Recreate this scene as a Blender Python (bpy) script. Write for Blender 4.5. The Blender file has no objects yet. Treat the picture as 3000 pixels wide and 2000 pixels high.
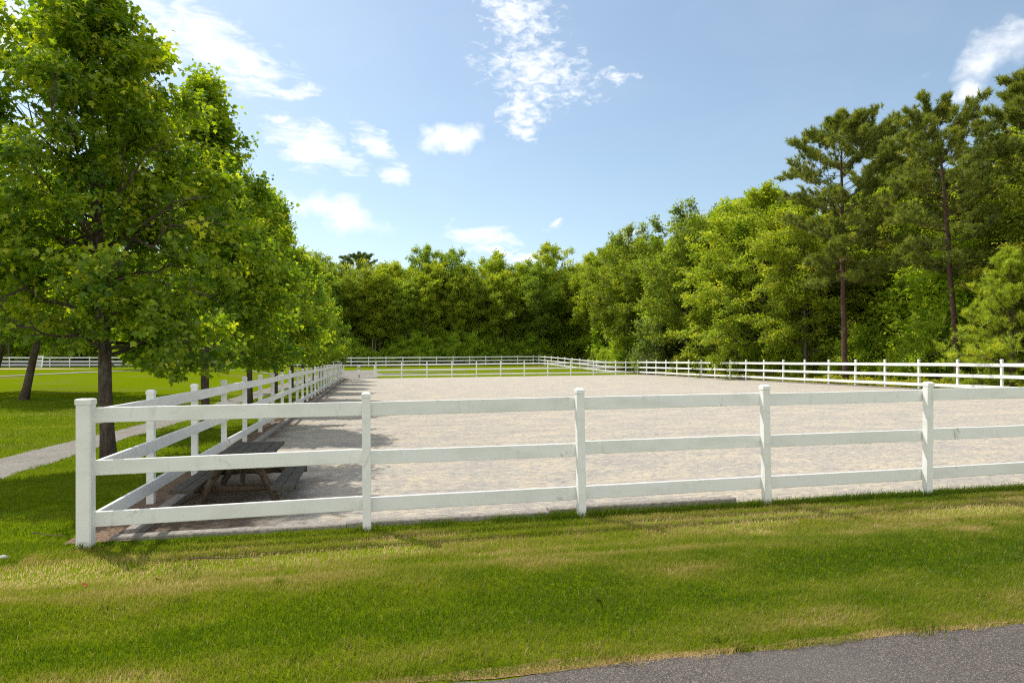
import bpy, math, random
import numpy as np

# ------------------------------------------------------------------ basics
scene = bpy.context.scene
COL = scene.collection
PI = math.pi
H_EYE = 1.9
C0 = np.array([-4.316, 6.613])          # foot of the corner post (x, y)
D2 = np.array([0.9772, 0.2124])         # along the near fence (u)
D1 = np.array([-0.2124, 0.9772])        # along the left fence (w)
U_R, W_F, W_B = 32.16, 61.2, 93.5       # right fence, arena far fence, far paddock fence
SHADOW = np.array([0.56, -0.39])        # shadow displacement per metre of height


def xy(u, w):
    return C0[0] + u * D2[0] + w * D1[0], C0[1] + u * D2[1] + w * D1[1]


def uw(x, y):
    dx, dy = x - C0[0], y - C0[1]
    return dx * D2[0] + dy * D2[1], dx * D1[0] + dy * D1[1]


def sstep(a, b, x):
    t = np.clip((np.asarray(x, float) - a) / (b - a), 0, 1)
    return t * t * (3 - 2 * t)


def terrain(u, w):
    """ground height over the site plan"""
    u = np.asarray(u, float); w = np.asarray(w, float)
    z = 0.0088 * np.clip(u, 0, 70)
    k = sstep(-18, -3, u)
    w0, w1 = 26 + 37 * k, 78 + 17 * k
    t = np.clip((w - w0) / (w1 - w0), 0, 1)
    z = z + 0.95 * t * t * (3 - 2 * t)
    # mown verge between the fence and the road: a low crest that falls to the road
    band = sstep(-4.6, -3.6, w) * (1 - sstep(-0.25, 0.0, w))
    z = z + band * (0.07 * np.exp(-((w + 1.9) / 0.40) ** 2) - 0.03 * np.exp(-((w + 0.95) / 0.35) ** 2))
    return z


def P(u, w, dz=0.0):
    x, y = xy(u, w)
    return (x, y, float(terrain(u, w)) + dz)


def road_edge(u): return -3.50 - 0.028 * np.asarray(u, float)


def hash2(ix, iy, s):
    n = (ix * 374761393 + iy * 668265263 + s * 974711) & 0x7FFFFFFF
    n = ((n ^ (n >> 13)) * 1274126177) & 0x7FFFFFFF
    n = n ^ (n >> 16)
    return (n & 0xFFFF) / 65535.0


def vnoise(x, y, s=0):
    x = np.asarray(x, float); y = np.asarray(y, float)
    ix = np.floor(x).astype(np.int64); iy = np.floor(y).astype(np.int64)
    fx, fy = x - ix, y - iy
    fx = fx * fx * (3 - 2 * fx); fy = fy * fy * (3 - 2 * fy)
    a = hash2(ix, iy, s); b = hash2(ix + 1, iy, s); c = hash2(ix, iy + 1, s); d = hash2(ix + 1, iy + 1, s)
    return (a * (1 - fx) + b * fx) * (1 - fy) + (c * (1 - fx) + d * fx) * fy


def fbm(x, y, s=0, o=4):
    v, a, t = 0, 0.5, 0
    for k in range(o):
        v = v + a * vnoise(np.asarray(x) * 2 ** k, np.asarray(y) * 2 ** k, s + k * 17); t += a; a *= 0.5
    return v / t


# ------------------------------------------------------------------ objects
def tag(o, label=None, cat=None, group=None, kind=None):
    if label: o['label'] = label
    if cat: o['category'] = cat
    if group: o['group'] = group
    if kind: o['kind'] = kind
    return o


def link(o, parent=None):
    COL.objects.link(o)
    if parent is not None: o.parent = parent
    return o


def empty(name, loc, label=None, cat=None, group=None, rz=0.0):
    o = bpy.data.objects.new(name, None)
    o.location = loc; o.rotation_euler = (0, 0, rz); o.empty_display_size = 0.2
    link(o)
    return tag(o, label, cat, group)


def mesh_np(name, V, loops, counts, mat=None, smooth=False, fattr=None):
    V = np.ascontiguousarray(V, np.float32); loops = np.ascontiguousarray(loops, np.int32)
    counts = np.ascontiguousarray(counts, np.int32)
    me = bpy.data.meshes.new(name)
    me.vertices.add(len(V)); me.vertices.foreach_set('co', V.ravel())
    me.loops.add(len(loops)); me.loops.foreach_set('vertex_index', loops)
    me.polygons.add(len(counts))
    starts = np.zeros(len(counts), np.int32); starts[1:] = np.cumsum(counts)[:-1]
    me.polygons.foreach_set('loop_start', starts)
    try: me.polygons.foreach_set('loop_total', counts)
    except Exception: pass
    me.polygons.foreach_set('use_smooth', np.full(len(counts), smooth, bool))
    for k, a in (fattr or {}).items():
        at = me.attributes.new(k, 'FLOAT', 'FACE'); at.data.foreach_set('value', np.ascontiguousarray(a, np.float32))
    me.update(calc_edges=True); me.validate()
    if mat: me.materials.append(mat)
    return me


class MB:
    """collects shapes and links them as one mesh object"""
    def __init__(self): self.v, self.l, self.c, self.n = [], [], [], 0

    def add(self, V, faces):
        V = np.asarray(V, float).reshape(-1, 3)
        self.v.append(V)
        for f in faces: self.l.extend([i + self.n for i in f]); self.c.append(len(f))
        self.n += len(V)

    def bar(self, p0, p1, side, w, h, ch=0.004):
        """chamfered board from p0 to p1; w along 'side', h across"""
        p0, p1 = np.asarray(p0, float), np.asarray(p1, float)
        d = p1 - p0; d /= np.linalg.norm(d)
        s = np.asarray(side, float); s = s - d * s.dot(d); s /= np.linalg.norm(s)
        t = np.cross(d, s)
        a, b = w / 2, h / 2
        pr = [(-a + ch, -b), (a - ch, -b), (a, -b + ch), (a, b - ch), (a - ch, b), (-a + ch, b), (-a, b - ch), (-a, -b + ch)]
        V = [p0 + s * x + t * y for x, y in pr] + [p1 + s * x + t * y for x, y in pr]
        F = [(i, (i + 1) % 8, (i + 1) % 8 + 8, i + 8) for i in range(8)]
        F += [tuple(range(7, -1, -1)), tuple(range(8, 16))]
        self.add(V, F); return self

    def tube(self, pts, rad, sides=8, cap=True):
        pts = np.asarray(pts, float); n = len(pts)
        rad = np.asarray(rad, float) * np.ones(n)
        V = []
        up = None
        for i in range(n):
            d = pts[min(i + 1, n - 1)] - pts[max(i - 1, 0)]
            d = d / (np.linalg.norm(d) + 1e-9)
            if up is None: up = np.array([1.0, 0, 0]) if abs(d[0]) < 0.8 else np.array([0, 1.0, 0])
            a = up - d * up.dot(d); a /= np.linalg.norm(a) + 1e-9; up = a
            b = np.cross(d, a)
            for k in range(sides):
                an = 2 * PI * k / sides
                V.append(pts[i] + rad[i] * (math.cos(an) * a + math.sin(an) * b))
        F = [(i * sides + k, i * sides + (k + 1) % sides, (i + 1) * sides + (k + 1) % sides, (i + 1) * sides + k)
             for i in range(n - 1) for k in range(sides)]
        if cap: F += [tuple(range(sides - 1, -1, -1)), tuple(range((n - 1) * sides, n * sides))]
        self.add(V, F); return self

    def mesh(self, name, mat, smooth=False):
        return mesh_np(name, np.concatenate(self.v), self.l, self.c, mat, smooth)

    def build(self, name, mat, parent=None, loc=(0, 0, 0), smooth=False):
        o = bpy.data.objects.new(name, self.mesh(name, mat, smooth)); o.location = loc
        return link(o, parent)


# ------------------------------------------------------------------ materials
class NT:
    def __init__(self, tree): self.t = tree; self.n = tree.nodes; self.k = tree.links

    def new(self, typ, **kw):
        nd = self.n.new(typ)
        for a, b in kw.items(): setattr(nd, a, b)
        return nd

    def put(self, sock, v):
        if hasattr(v, 'is_output'): self.k.new(v, sock)
        elif isinstance(v, (tuple, list)) and len(v) == 3 and sock.type == 'RGBA': sock.default_value = (*v, 1)
        else: sock.default_value = v

    def math(self, op, a, b=0.0, clamp=False):
        nd = self.new('ShaderNodeMath', operation=op, use_clamp=clamp)
        self.put(nd.inputs[0], a); self.put(nd.inputs[1], b); return nd.outputs[0]

    def noise(self, vec, scale, detail=3.0, rough=0.5, dist=0.0):
        nd = self.new('ShaderNodeTexNoise')
        if vec is not None: self.put(nd.inputs['Vector'], vec)
        nd.inputs['Scale'].default_value = scale; nd.inputs['Detail'].default_value = detail
        nd.inputs['Roughness'].default_value = rough; nd.inputs['Distortion'].default_value = dist
        return nd.outputs['Fac']

    def ramp(self, fac, stops, interp='LINEAR'):
        nd = self.new('ShaderNodeValToRGB'); cr = nd.color_ramp; cr.interpolation = interp
        while len(cr.elements) < len(stops): cr.elements.new(0.5)
        for e, (p, c) in zip(cr.elements, stops):
            e.position = p; e.color = (*c, 1) if len(c) == 3 else c
        self.put(nd.inputs['Fac'], fac); return nd.outputs['Color']

    def mix(self, fac, a, b, mode='MIX'):
        nd = self.new('ShaderNodeMix', data_type='RGBA', blend_type=mode)
        self.put(nd.inputs[0], fac); self.put(nd.inputs[6], a); self.put(nd.inputs[7], b); return nd.outputs[2]

    def maprange(self, v, a, b, c=0.0, d=1.0, smooth=True):
        nd = self.new('ShaderNodeMapRange', interpolation_type='SMOOTHSTEP' if smooth else 'LINEAR')
        self.put(nd.inputs[0], v)
        for i, q in zip((1, 2, 3, 4), (a, b, c, d)): self.put(nd.inputs[i], q)
        return nd.outputs[0]

    def mapping(self, vec, scale=(1, 1, 1), rot=(0, 0, 0), loc=(0, 0, 0), vt='POINT'):
        nd = self.new('ShaderNodeMapping', vector_type=vt)
        self.put(nd.inputs['Vector'], vec)
        nd.inputs['Scale'].default_value = scale; nd.inputs['Rotation'].default_value = rot; nd.inputs['Location'].default_value = loc
        return nd.outputs[0]

    def bump(self, h, strength, dist):
        nd = self.new('ShaderNodeBump'); nd.inputs['Strength'].default_value = strength; nd.inputs['Distance'].default_value = dist
        self.put(nd.inputs['Height'], h); return nd.outputs['Normal']


def material(name):
    m = bpy.data.materials.new(name); m.use_nodes = True
    m.node_tree.nodes.clear()
    return m, NT(m.node_tree)


def surface(t, color, rough=0.8, normal=None, spec=0.3):
    b = t.new('ShaderNodeBsdfPrincipled'); o = t.new('ShaderNodeOutputMaterial')
    t.put(b.inputs['Base Color'], color); t.put(b.inputs['Roughness'], rough)
    b.inputs['Specular IOR Level'].default_value = spec
    if normal is not None: t.put(b.inputs['Normal'], normal)
    t.k.new(b.outputs[0], o.inputs[0])


def world_pos(t):
    return t.new('ShaderNodeNewGeometry').outputs['Position']


ROT_SITE = math.atan2(D2[1], D2[0])


def m_ground():
    m, t = material('lawn')
    p = t.mapping(world_pos(t), rot=(0, 0, -ROT_SITE))
    big = t.noise(p, 0.14, 4, 0.55); mid = t.noise(t.mapping(p, scale=(0.35, 1.2, 1)), 0.9, 4, 0.6); fine = t.noise(p, 38, 3, 0.7)
    g = t.ramp(fine, [(0.25, (0.065, 0.095, 0.001)), (0.5, (0.125, 0.175, 0.002)), (0.78, (0.18, 0.22, 0.006))])
    dry = t.ramp(fine, [(0.25, (0.10, 0.085, 0.02)), (0.75, (0.24, 0.20, 0.07))])
    f = t.math('ADD', t.math('MULTIPLY', big, 0.65), t.math('MULTIPLY', mid, 0.45))
    c = t.mix(t.maprange(f, 0.56, 0.71, 0.0, 0.8), g, dry)
    surface(t, c, 0.9, t.bump(t.noise(p, 60, 2, 0.6), 0.6, 0.03), 0.0)
    return m


def m_arena():
    m, t = material('arena_sand')
    p = t.mapping(world_pos(t), rot=(0, 0, -ROT_SITE))
    pat = t.noise(t.mapping(p, scale=(0.7, 1.2, 1)), 1.1, 4, 0.6); clod = t.noise(t.mapping(p, scale=(0.75, 1.25, 1)), 9.0, 5, 0.75, 0.5); grit = t.noise(p, 70, 3, 0.7); big = t.noise(p, 0.12, 3, 0.5)
    dim = t.new('ShaderNodeTexVoronoi'); t.put(dim.inputs['Vector'], t.mapping(p, scale=(1, 1.3, 1))); dim.inputs['Scale'].default_value = 4.2; dim.inputs['Randomness'].default_value = 1.0
    f = t.math('ADD', t.math('MULTIPLY', pat, 0.30), t.math('MULTIPLY', clod, 0.70))
    c = t.ramp(f, [(0.38, (0.375, 0.355, 0.328)), (0.5, (0.49, 0.452, 0.392)), (0.60, (0.67, 0.57, 0.41))])
    c = t.mix(t.maprange(grit, 0.3, 0.7, 0.0, 0.6), c, t.mix(1.0, c, (0.60, 0.57, 0.55), 'MULTIPLY'))
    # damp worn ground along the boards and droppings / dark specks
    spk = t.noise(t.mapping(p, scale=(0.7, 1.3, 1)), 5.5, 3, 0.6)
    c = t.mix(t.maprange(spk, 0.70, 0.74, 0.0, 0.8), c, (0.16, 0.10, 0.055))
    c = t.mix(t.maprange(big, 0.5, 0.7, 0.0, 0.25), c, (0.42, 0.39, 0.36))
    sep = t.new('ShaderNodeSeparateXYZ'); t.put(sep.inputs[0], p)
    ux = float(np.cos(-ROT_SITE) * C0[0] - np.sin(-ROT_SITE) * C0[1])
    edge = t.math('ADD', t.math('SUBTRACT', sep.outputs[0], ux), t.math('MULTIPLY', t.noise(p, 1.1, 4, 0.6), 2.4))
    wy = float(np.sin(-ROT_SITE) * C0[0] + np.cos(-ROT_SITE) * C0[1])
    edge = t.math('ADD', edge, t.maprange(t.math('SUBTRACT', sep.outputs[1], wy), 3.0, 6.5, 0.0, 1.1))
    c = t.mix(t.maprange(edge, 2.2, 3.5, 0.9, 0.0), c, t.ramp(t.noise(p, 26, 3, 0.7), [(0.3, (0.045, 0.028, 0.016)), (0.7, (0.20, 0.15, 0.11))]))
    h = t.math('ADD', t.math('ADD', t.math('MULTIPLY', clod, 0.9), t.math('MULTIPLY', grit, 0.2)), t.math('MULTIPLY', t.maprange(dim.outputs['Distance'], 0.0, 0.45), 0.55))
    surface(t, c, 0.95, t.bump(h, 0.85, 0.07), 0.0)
    return m


def m_gravel(name, a, b, sc=55):
    m, t = material(name)
    p = world_pos(t)
    n = t.noise(p, sc, 3, 0.75); l = t.noise(p, 1.3, 3, 0.6)
    c = t.ramp(n, [(0.3, a), (0.7, b)])
    c = t.mix(t.maprange(l, 0.4, 0.7, 0, 0.35), c, t.mix(1.0, c, (0.6, 0.55, 0.5), 'MULTIPLY'))
    surface(t, c, 0.95, t.bump(n, 0.5, 0.02), 0.1)
    return m


def m_asphalt():
    m, t = material('asphalt')
    p = world_pos(t)
    v = t.new('ShaderNodeTexVoronoi'); t.put(v.inputs['Vector'], p); v.inputs['Scale'].default_value = 150
    n = t.noise(p, 160, 2, 0.7); l = t.noise(p, 0.8, 4, 0.6)
    sp = t.new('ShaderNodeSeparateColor'); t.put(sp.inputs[0], v.outputs['Color'])
    c = t.ramp(sp.outputs[0], [(0.0, (0.062, 0.053, 0.047)), (0.5, (0.118, 0.100, 0.089)), (0.82, (0.18, 0.153, 0.132)), (1.0, (0.34, 0.285, 0.23))])
    c = t.mix(t.maprange(v.outputs['Distance'], 0.3, 0.75, 0, 0.65), c, (0.045, 0.040, 0.038))
    c = t.mix(t.maprange(l, 0.4, 0.7, 0, 0.35), c, (0.14, 0.125, 0.112))
    h = t.math('SUBTRACT', t.math('MULTIPLY', n, 0.4), v.outputs['Distance'])
    surface(t, c, 0.85, t.bump(h, 0.7, 0.008), 0.3)
    return m


def m_paint():
    m, t = material('white_paint')
    p = world_pos(t)
    oi = t.new('ShaderNodeObjectInfo')
    a = t.noise(t.mapping(p, scale=(1, 1, 2.5)), 1.7, 5, 0.6, 0.5); b = t.noise(t.mapping(p, scale=(1.4, 1.4, 0.35)), 9, 4, 0.65); g = t.noise(t.mapping(p, scale=(1, 1, 0.7)), 3.4, 7, 0.78, 1.2)
    w = t.mix(oi.outputs['Random'], (0.80, 0.80, 0.765), (0.84, 0.84, 0.815))
    c = t.mix(t.maprange(a, 0.44, 0.72, 0, 0.42), w, (0.60, 0.615, 0.53))
    c = t.mix(t.maprange(b, 0.56, 0.78, 0, 0.42), c, (0.47, 0.49, 0.40))
    c = t.mix(t.maprange(g, 0.59, 0.70, 0, 0.75), c, (0.20, 0.22, 0.14))
    surface(t, c, t.maprange(b, 0.3, 0.7, 0.42, 0.6), t.bump(t.noise(t.mapping(p, scale=(1, 1, 3)), 24, 3, 0.6), 0.08, 0.01), 0.4)
    return m


def m_wood(name, dark, light, sc=(9, 9, 1.2), lichen=None):
    m, t = material(name)
    tc = t.new('ShaderNodeTexCoord').outputs['Object']
    n = t.noise(t.mapping(tc, scale=sc), 7, 5, 0.65, 0.6); q = t.noise(tc, 3.0, 4, 0.6)
    c = t.ramp(n, [(0.3, dark), (0.7, light)])
    if lichen: c = t.mix(t.maprange(q, 0.45, 0.7, 0, 0.55), c, lichen)
    surface(t, c, 0.9, t.bump(n, 0.5, 0.012), 0.15)
    return m


def m_bark(name, dark, light, pale=None):
    m, t = material(name)
    tc = t.new('ShaderNodeTexCoord').outputs['Object']
    n = t.noise(t.mapping(tc, scale=(1, 1, 0.22)), 26, 5, 0.7, 0.4); q = t.noise(tc, 2.2, 5, 0.65)
    c = t.ramp(n, [(0.32, dark), (0.68, light)])
    if pale: c = t.mix(t.maprange(q, 0.52, 0.66, 0, 0.55), c, pale)
    surface(t, c, 0.95, t.bump(n, 0.9, 0.03), 0.1)
    return m


def m_leaf(name, stops, trans, gloss=0.05, rough=0.45):
    """leaf colours come from the per-leaf value 'tint' and the object's own colour"""
    m, t = material(name)
    at = t.new('ShaderNodeAttribute', attribute_name='tint')
    oi = t.new('ShaderNodeObjectInfo')
    c = t.ramp(at.outputs['Fac'], stops)
    c = t.mix(1.0, c, oi.outputs['Color'], 'MULTIPLY')
    tr = t.mix(1.0, t.ramp(at.outputs['Fac'], trans), oi.outputs['Color'], 'MULTIPLY')
    d = t.new('ShaderNodeBsdfDiffuse'); t.put(d.inputs['Color'], c)
    tl = t.new('ShaderNodeBsdfTranslucent'); t.put(tl.inputs['Color'], tr)
    gl = t.new('ShaderNodeBsdfGlossy'); gl.inputs['Roughness'].default_value = rough; gl.inputs['Color'].default_value = (0.9, 0.95, 0.9, 1)
    m1 = t.new('ShaderNodeAddShader')      # a leaf reflects part of the light and lets another part through
    t.k.new(d.outputs[0], m1.inputs[0]); t.k.new(tl.outputs[0], m1.inputs[1])
    m2 = t.new('ShaderNodeMixShader'); m2.inputs[0].default_value = gloss
    t.k.new(m1.outputs[0], m2.inputs[1]); t.k.new(gl.outputs[0], m2.inputs[2])
    o = t.new('ShaderNodeOutputMaterial'); t.k.new(m2.outputs[0], o.inputs[0])
    return m


def m_plain(name, c, rough=0.6):
    m, t = material(name)
    n = t.noise(t.new('ShaderNodeTexCoord').outputs['Object'], 12, 4, 0.6)
    surface(t, t.mix(t.maprange(n, 0.35, 0.7, 0, 0.5), c, tuple(q * 0.55 for q in c)), rough, t.bump(n, 0.2, 0.01))
    return m


M = dict(
    lawn=m_ground(), arena=m_arena(), asphalt=m_asphalt(), paint=m_paint(),
    path=m_gravel('path_gravel', (0.12, 0.11, 0.10), (0.36, 0.335, 0.30), 30),
    sand=m_gravel('sand', (0.36, 0.26, 0.17), (0.58, 0.44, 0.30), 20),
    mulch=m_gravel('mulch', (0.055, 0.032, 0.02), (0.30, 0.21, 0.15), 34),
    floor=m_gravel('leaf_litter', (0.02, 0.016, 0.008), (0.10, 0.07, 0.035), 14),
    straw=m_gravel('dry_edge', (0.14, 0.085, 0.035), (0.42, 0.29, 0.13), 60),
    board=m_wood('weathered_board', (0.036, 0.032, 0.027), (0.12, 0.11, 0.092), (9, 1.0, 9), (0.11, 0.108, 0.072)),
    log=m_wood('peeled_log', (0.035, 0.026, 0.018), (0.165, 0.125, 0.085), (6, 6, 2)),
    timber=m_wood('landscape_timber', (0.15, 0.13, 0.115), (0.40, 0.36, 0.32), (3, 3, 3), (0.20, 0.20, 0.14)),
    kick=m_wood('kick_board', (0.10, 0.10, 0.10), (0.20, 0.195, 0.19), (1, 1, 6)),
    bark=m_bark('grey_bark', (0.045, 0.033, 0.026), (0.16, 0.125, 0.10), (0.22, 0.21, 0.17)),
    bark_dark=m_bark('brown_bark', (0.05, 0.04, 0.032), (0.19, 0.16, 0.125), (0.28, 0.26, 0.21)),
    bark_pale=m_bark('pale_bark', (0.11, 0.095, 0.08), (0.34, 0.31, 0.26)),
    bark_pine=m_bark('pine_bark', (0.03, 0.019, 0.014), (0.17, 0.105, 0.078), (0.20, 0.16, 0.13)),
    metal=m_plain('dark_metal', (0.06, 0.06, 0.065)),
    dead=m_plain('dead_leaf', (0.20, 0.085, 0.035)),
    orange=m_plain('orange_leaf', (0.50, 0.12, 0.03)),
    stone=m_plain('pale_stone', (0.36, 0.35, 0.33)),
    twig=m_plain('dry_twig', (0.10, 0.07, 0.045)),
)
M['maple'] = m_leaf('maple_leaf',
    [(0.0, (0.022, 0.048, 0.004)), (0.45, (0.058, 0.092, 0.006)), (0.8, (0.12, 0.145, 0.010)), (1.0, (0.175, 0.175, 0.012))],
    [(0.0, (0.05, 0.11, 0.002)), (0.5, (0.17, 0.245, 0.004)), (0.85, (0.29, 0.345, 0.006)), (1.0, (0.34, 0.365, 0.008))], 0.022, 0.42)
M['oak'] = m_leaf('oak_leaf',
    [(0.0, (0.045, 0.070, 0.007)), (0.5, (0.095, 0.125, 0.012)), (0.85, (0.155, 0.170, 0.020)), (1.0, (0.21, 0.18, 0.028))],
    [(0.0, (0.10, 0.15, 0.005)), (0.6, (0.20, 0.25, 0.009)), (1.0, (0.32, 0.32, 0.02))], 0.02, 0.45)
M['needle'] = m_leaf('pine_needle',
    [(0.0, (0.035, 0.055, 0.012)), (0.6, (0.085, 0.110, 0.020)), (1.0, (0.16, 0.15, 0.035))],
    [(0.0, (0.04, 0.06, 0.005)), (1.0, (0.12, 0.14, 0.012))], 0.03, 0.4)
M['grass'] = m_leaf('grass_blade',
    [(0.0, (0.036, 0.064, 0.003)), (0.30, (0.082, 0.108, 0.007)), (0.55, (0.145, 0.130, 0.026)), (0.78, (0.25, 0.185, 0.080)), (1.0, (0.46, 0.34, 0.18))],
    [(0.0, (0.06, 0.11, 0.002)), (0.35, (0.14, 0.17, 0.006)), (0.6, (0.20, 0.18, 0.030)), (0.8, (0.26, 0.20, 0.07)), (1.0, (0.34, 0.26, 0.12))], 0.010, 0.5)


# ------------------------------------------------------------------ setting: ground sheets
def grid_uw(name, us, ws, dz, mat, mask=None, kind='structure'):
    us, ws = np.asarray(us, float), np.asarray(ws, float)
    U, W = np.meshgrid(us, ws)
    X, Y = xy(U, W)
    Z = terrain(U, W) + (dz(U, W) if callable(dz) else dz)
    V = np.stack([X, Y, Z], -1).reshape(-1, 3)
    n = len(us)
    i, j = np.meshgrid(np.arange(n - 1), np.arange(len(ws) - 1))
    a = (j * n + i).ravel()
    F = np.stack([a, a + 1, a + n + 1, a + n], 1)
    o = bpy.data.objects.new(name, mesh_np(name, V, F.ravel(), np.full(len(F), 4), mat, True))
    link(o); o['kind'] = kind
    return o


def axis(*segs):
    out = []
    for a, b, s in segs: out += list(np.arange(a, b - 1e-6, s))
    return out + [segs[-1][1]]


grid_uw('ground', axis((-1500, -200, 130), (-200, -60, 14), (-60, -20, 2), (-20, 14, 0.5), (14, 50, 2), (50, 200, 15), (200, 1500, 130)),
        axis((-300, -20, 40), (-20, -5, 3), (-5, 1, 0.09), (1, 20, 1), (20, 110, 2), (110, 200, 15), (200, 2600, 200)),
        lambda U, W: -0.03 * ((U > 0.7) & (U < U_R - 0.3) & (W > 0.5) & (W < W_F - 0.3)), M['lawn'])


def strip(name, pts, widths, dz, mat, jag=0.0, seed=0, kind='structure', cells=6, step=0.35):
    """a ribbon laid over the terrain along (u, w) points, its edges slightly ragged"""
    pts = np.asarray(pts, float)
    seg = np.linalg.norm(np.diff(pts, axis=0), axis=1); s = np.concatenate([[0], np.cumsum(seg)])
    q = np.linspace(0, s[-1], max(4, int(s[-1] / step)))
    u = np.interp(q, s, pts[:, 0]); w = np.interp(q, s, pts[:, 1]); hw = np.interp(q, s, widths) / 2
    du, dw = np.gradient(u), np.gradient(w); L = np.hypot(du, dw); nu, nw = -dw / L, du / L
    ja = hw + jag * (fbm(q * 1.7, q * 0 + seed, seed) - 0.5) * 2; jb = hw + jag * (fbm(q * 1.7, q * 0 + seed + 9, seed + 5) - 0.5) * 2
    V = []
    for k in range(cells + 1):
        f = k / cells; off = -ja * (1 - f) + jb * f
        uu, ww = u + nu * off, w + nw * off
        x, y = xy(uu, ww); V.append(np.stack([x, y, terrain(uu, ww) + dz], -1))
    V = np.stack(V, 1).reshape(-1, 3)
    n = cells + 1
    i, j = np.meshgrid(np.arange(cells), np.arange(len(q) - 1)); a = (j * n + i).ravel()
    F = np.stack([a, a + 1, a + n + 1, a + n], 1)
    o = bpy.data.objects.new(name, mesh_np(name, V, F.ravel(), np.full(len(F), 4), mat, True))
    link(o); o['kind'] = kind
    return o


grid_uw('arena_ground', axis((0.28, 4, 0.3), (4, U_R - 0.12, 1.0)), axis((0.16, 6, 0.3), (6, W_F - 0.1, 1.0)), 0.012, M['arena'])
strip('road', [(-300, 1.6), (-60, -5.12), (60, -8.48), (300, -15.2)], [6.6] * 4, 0.008, M['asphalt'], 0.07, 3, step=0.08)
strip('dry_verge_edge', [(-40, -3.45 + 0.028 * 40), (60, -3.45 - 0.028 * 60)], [0.09, 0.09], 0.005, M['straw'], 0.09, 4, cells=2, step=0.06)
strip('gravel_path', [(-3.2, -6), (-3.5, 0), (-3.58, 5), (-3.5, 10), (-3.3, 14), (-3.25, 20), (-3.3, 30), (-3.3, 50), (-2.9, 62), (-2.2, 72)],
      [1.4, 1.4, 1.3, 1.1, 0.9, 1.0, 1.3, 1.4, 1.6, 2.0], 0.008, M['path'], 0.13, 7)
strip('gate_apron', [(1.7, 61.0), (1.8, 65), (1.2, 71), (-0.5, 80)], [2.8, 3.6, 6.0, 7.0], 0.03, M['path'], 0.25, 9)
strip('paddock_path', [(3.0, 72.5), (9, 74.2), (15, 75.5)], [2.0, 1.0, 0.2], 0.035, M['path'], 0.1, 21)
strip('field_path', [(-34, 46), (-29, 51), (-26, 57), (-23, 63), (-19, 68), (-11, 71.5), (-2, 65.5)], [0.7, 1.0, 1.4, 2.2, 1.2, 1.0, 1.2], 0.03, M['path'], 0.15, 11)
strip('sandy_patch', [(-90, 76), (-45, 75), (-33, 73.2), (-26, 70.5)], [6.5, 6, 4.5, 0.6], 0.03, M['sand'], 0.5, 13)
strip('mulch_strip', [(0.1, 0.12), (0.1, 30), (0.1, W_F)], [0.62, 0.5, 0.5], 0.02, M['mulch'], 0.12, 15)
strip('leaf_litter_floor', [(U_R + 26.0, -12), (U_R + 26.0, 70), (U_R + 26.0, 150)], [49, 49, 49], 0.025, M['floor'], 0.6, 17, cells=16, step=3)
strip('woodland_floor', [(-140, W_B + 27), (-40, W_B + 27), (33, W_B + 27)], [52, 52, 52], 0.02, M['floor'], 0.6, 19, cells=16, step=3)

# ------------------------------------------------------------------ fences
def v3(d, z=0.0): return np.array([d[0], d[1], z])


POSTS = {}
def post_mesh(w, h, big=False):
    key = (round(w, 3), round(h, 3))
    if key not in POSTS:
        b = MB(); b.bar((0, 0, -0.12), (0, 0, h - 0.055), v3(D2), w, w, 0.007 if not big else 0.012)
        c = MB(); a = w / 2 + 0.005
        def ring(r, z): return [np.array([*(D2 * x * r + D1 * y * r), z]) for x, y in ((-1, -1), (1, -1), (1, 1), (-1, 1))]
        if big: rs = ring(a, h - 0.06) + ring(a, h - 0.008) + ring(a - 0.012, h)
        else: rs = ring(a, h - 0.06) + ring(a, h - 0.022) + ring(a * 0.55, h)
        F = [(k * 4 + i, k * 4 + (i + 1) % 4, k * 4 + 4 + (i + 1) % 4, k * 4 + 4 + i) for k in range(2) for i in range(4)] + [(3, 2, 1, 0), (8, 9, 10, 11)]
        c.add(rs, F)
        POSTS[key] = (b.mesh('post', M['paint']), c.mesh('cap', M['paint']))
    return POSTS[key]


rng = random.Random(5)


def fence(name, label, spots, side, rails, hs, w=0.093, corner=None, rail_h=0.156, rail_t=0.038, off=1, caps=True, skip=(), group=None):
    """spots: (u, w) of each post; rails: heights of rail centres (fractions of the post height)"""
    o0 = P(*spots[0])
    root = empty(name, o0, label, 'fence', group)
    s = v3(side) * off
    for i, (u, q) in enumerate(spots):
        big = corner == i
        ww, h = (0.138, hs[i]) if big else (w, hs[i])
        pm, cm = post_mesh(ww, h, big)
        p = P(u, q)
        po = link(bpy.data.objects.new('post', pm), root); po.location = np.array(p) - o0
        tl = 0.008
        po.rotation_euler = (rng.gauss(0, tl), rng.gauss(0, tl), 0) if not big else (0, 0, 0)
        if caps: link(bpy.data.objects.new('cap', cm), po)
    for i in range(len(spots) - 1):
        if i in skip: continue
        a, b = np.array(P(*spots[i])), np.array(P(*spots[i + 1]))
        d = (b - a) / np.linalg.norm(b - a)
        g = 0.003
        for f in rails:
            za, zb = f * hs[i] + rng.gauss(0, 0.006), f * hs[i + 1] + rng.gauss(0, 0.006)
            pa = a + s * (w / 2 + rail_t / 2 + 0.002) + d * g + (0, 0, za); pb = b + s * (w / 2 + rail_t / 2 + 0.002) - d * g + (0, 0, zb)
            m = (pa + pb) / 2 + (0, 0, rng.gauss(-0.003, 0.005))
            bb = MB(); bb.bar(pa - o0, pb - o0, s, rail_t, rail_h, 0.005)
            bb.build('rail', M['paint'], root)
    return root


RF = (0.877, 0.526, 0.182)
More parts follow.
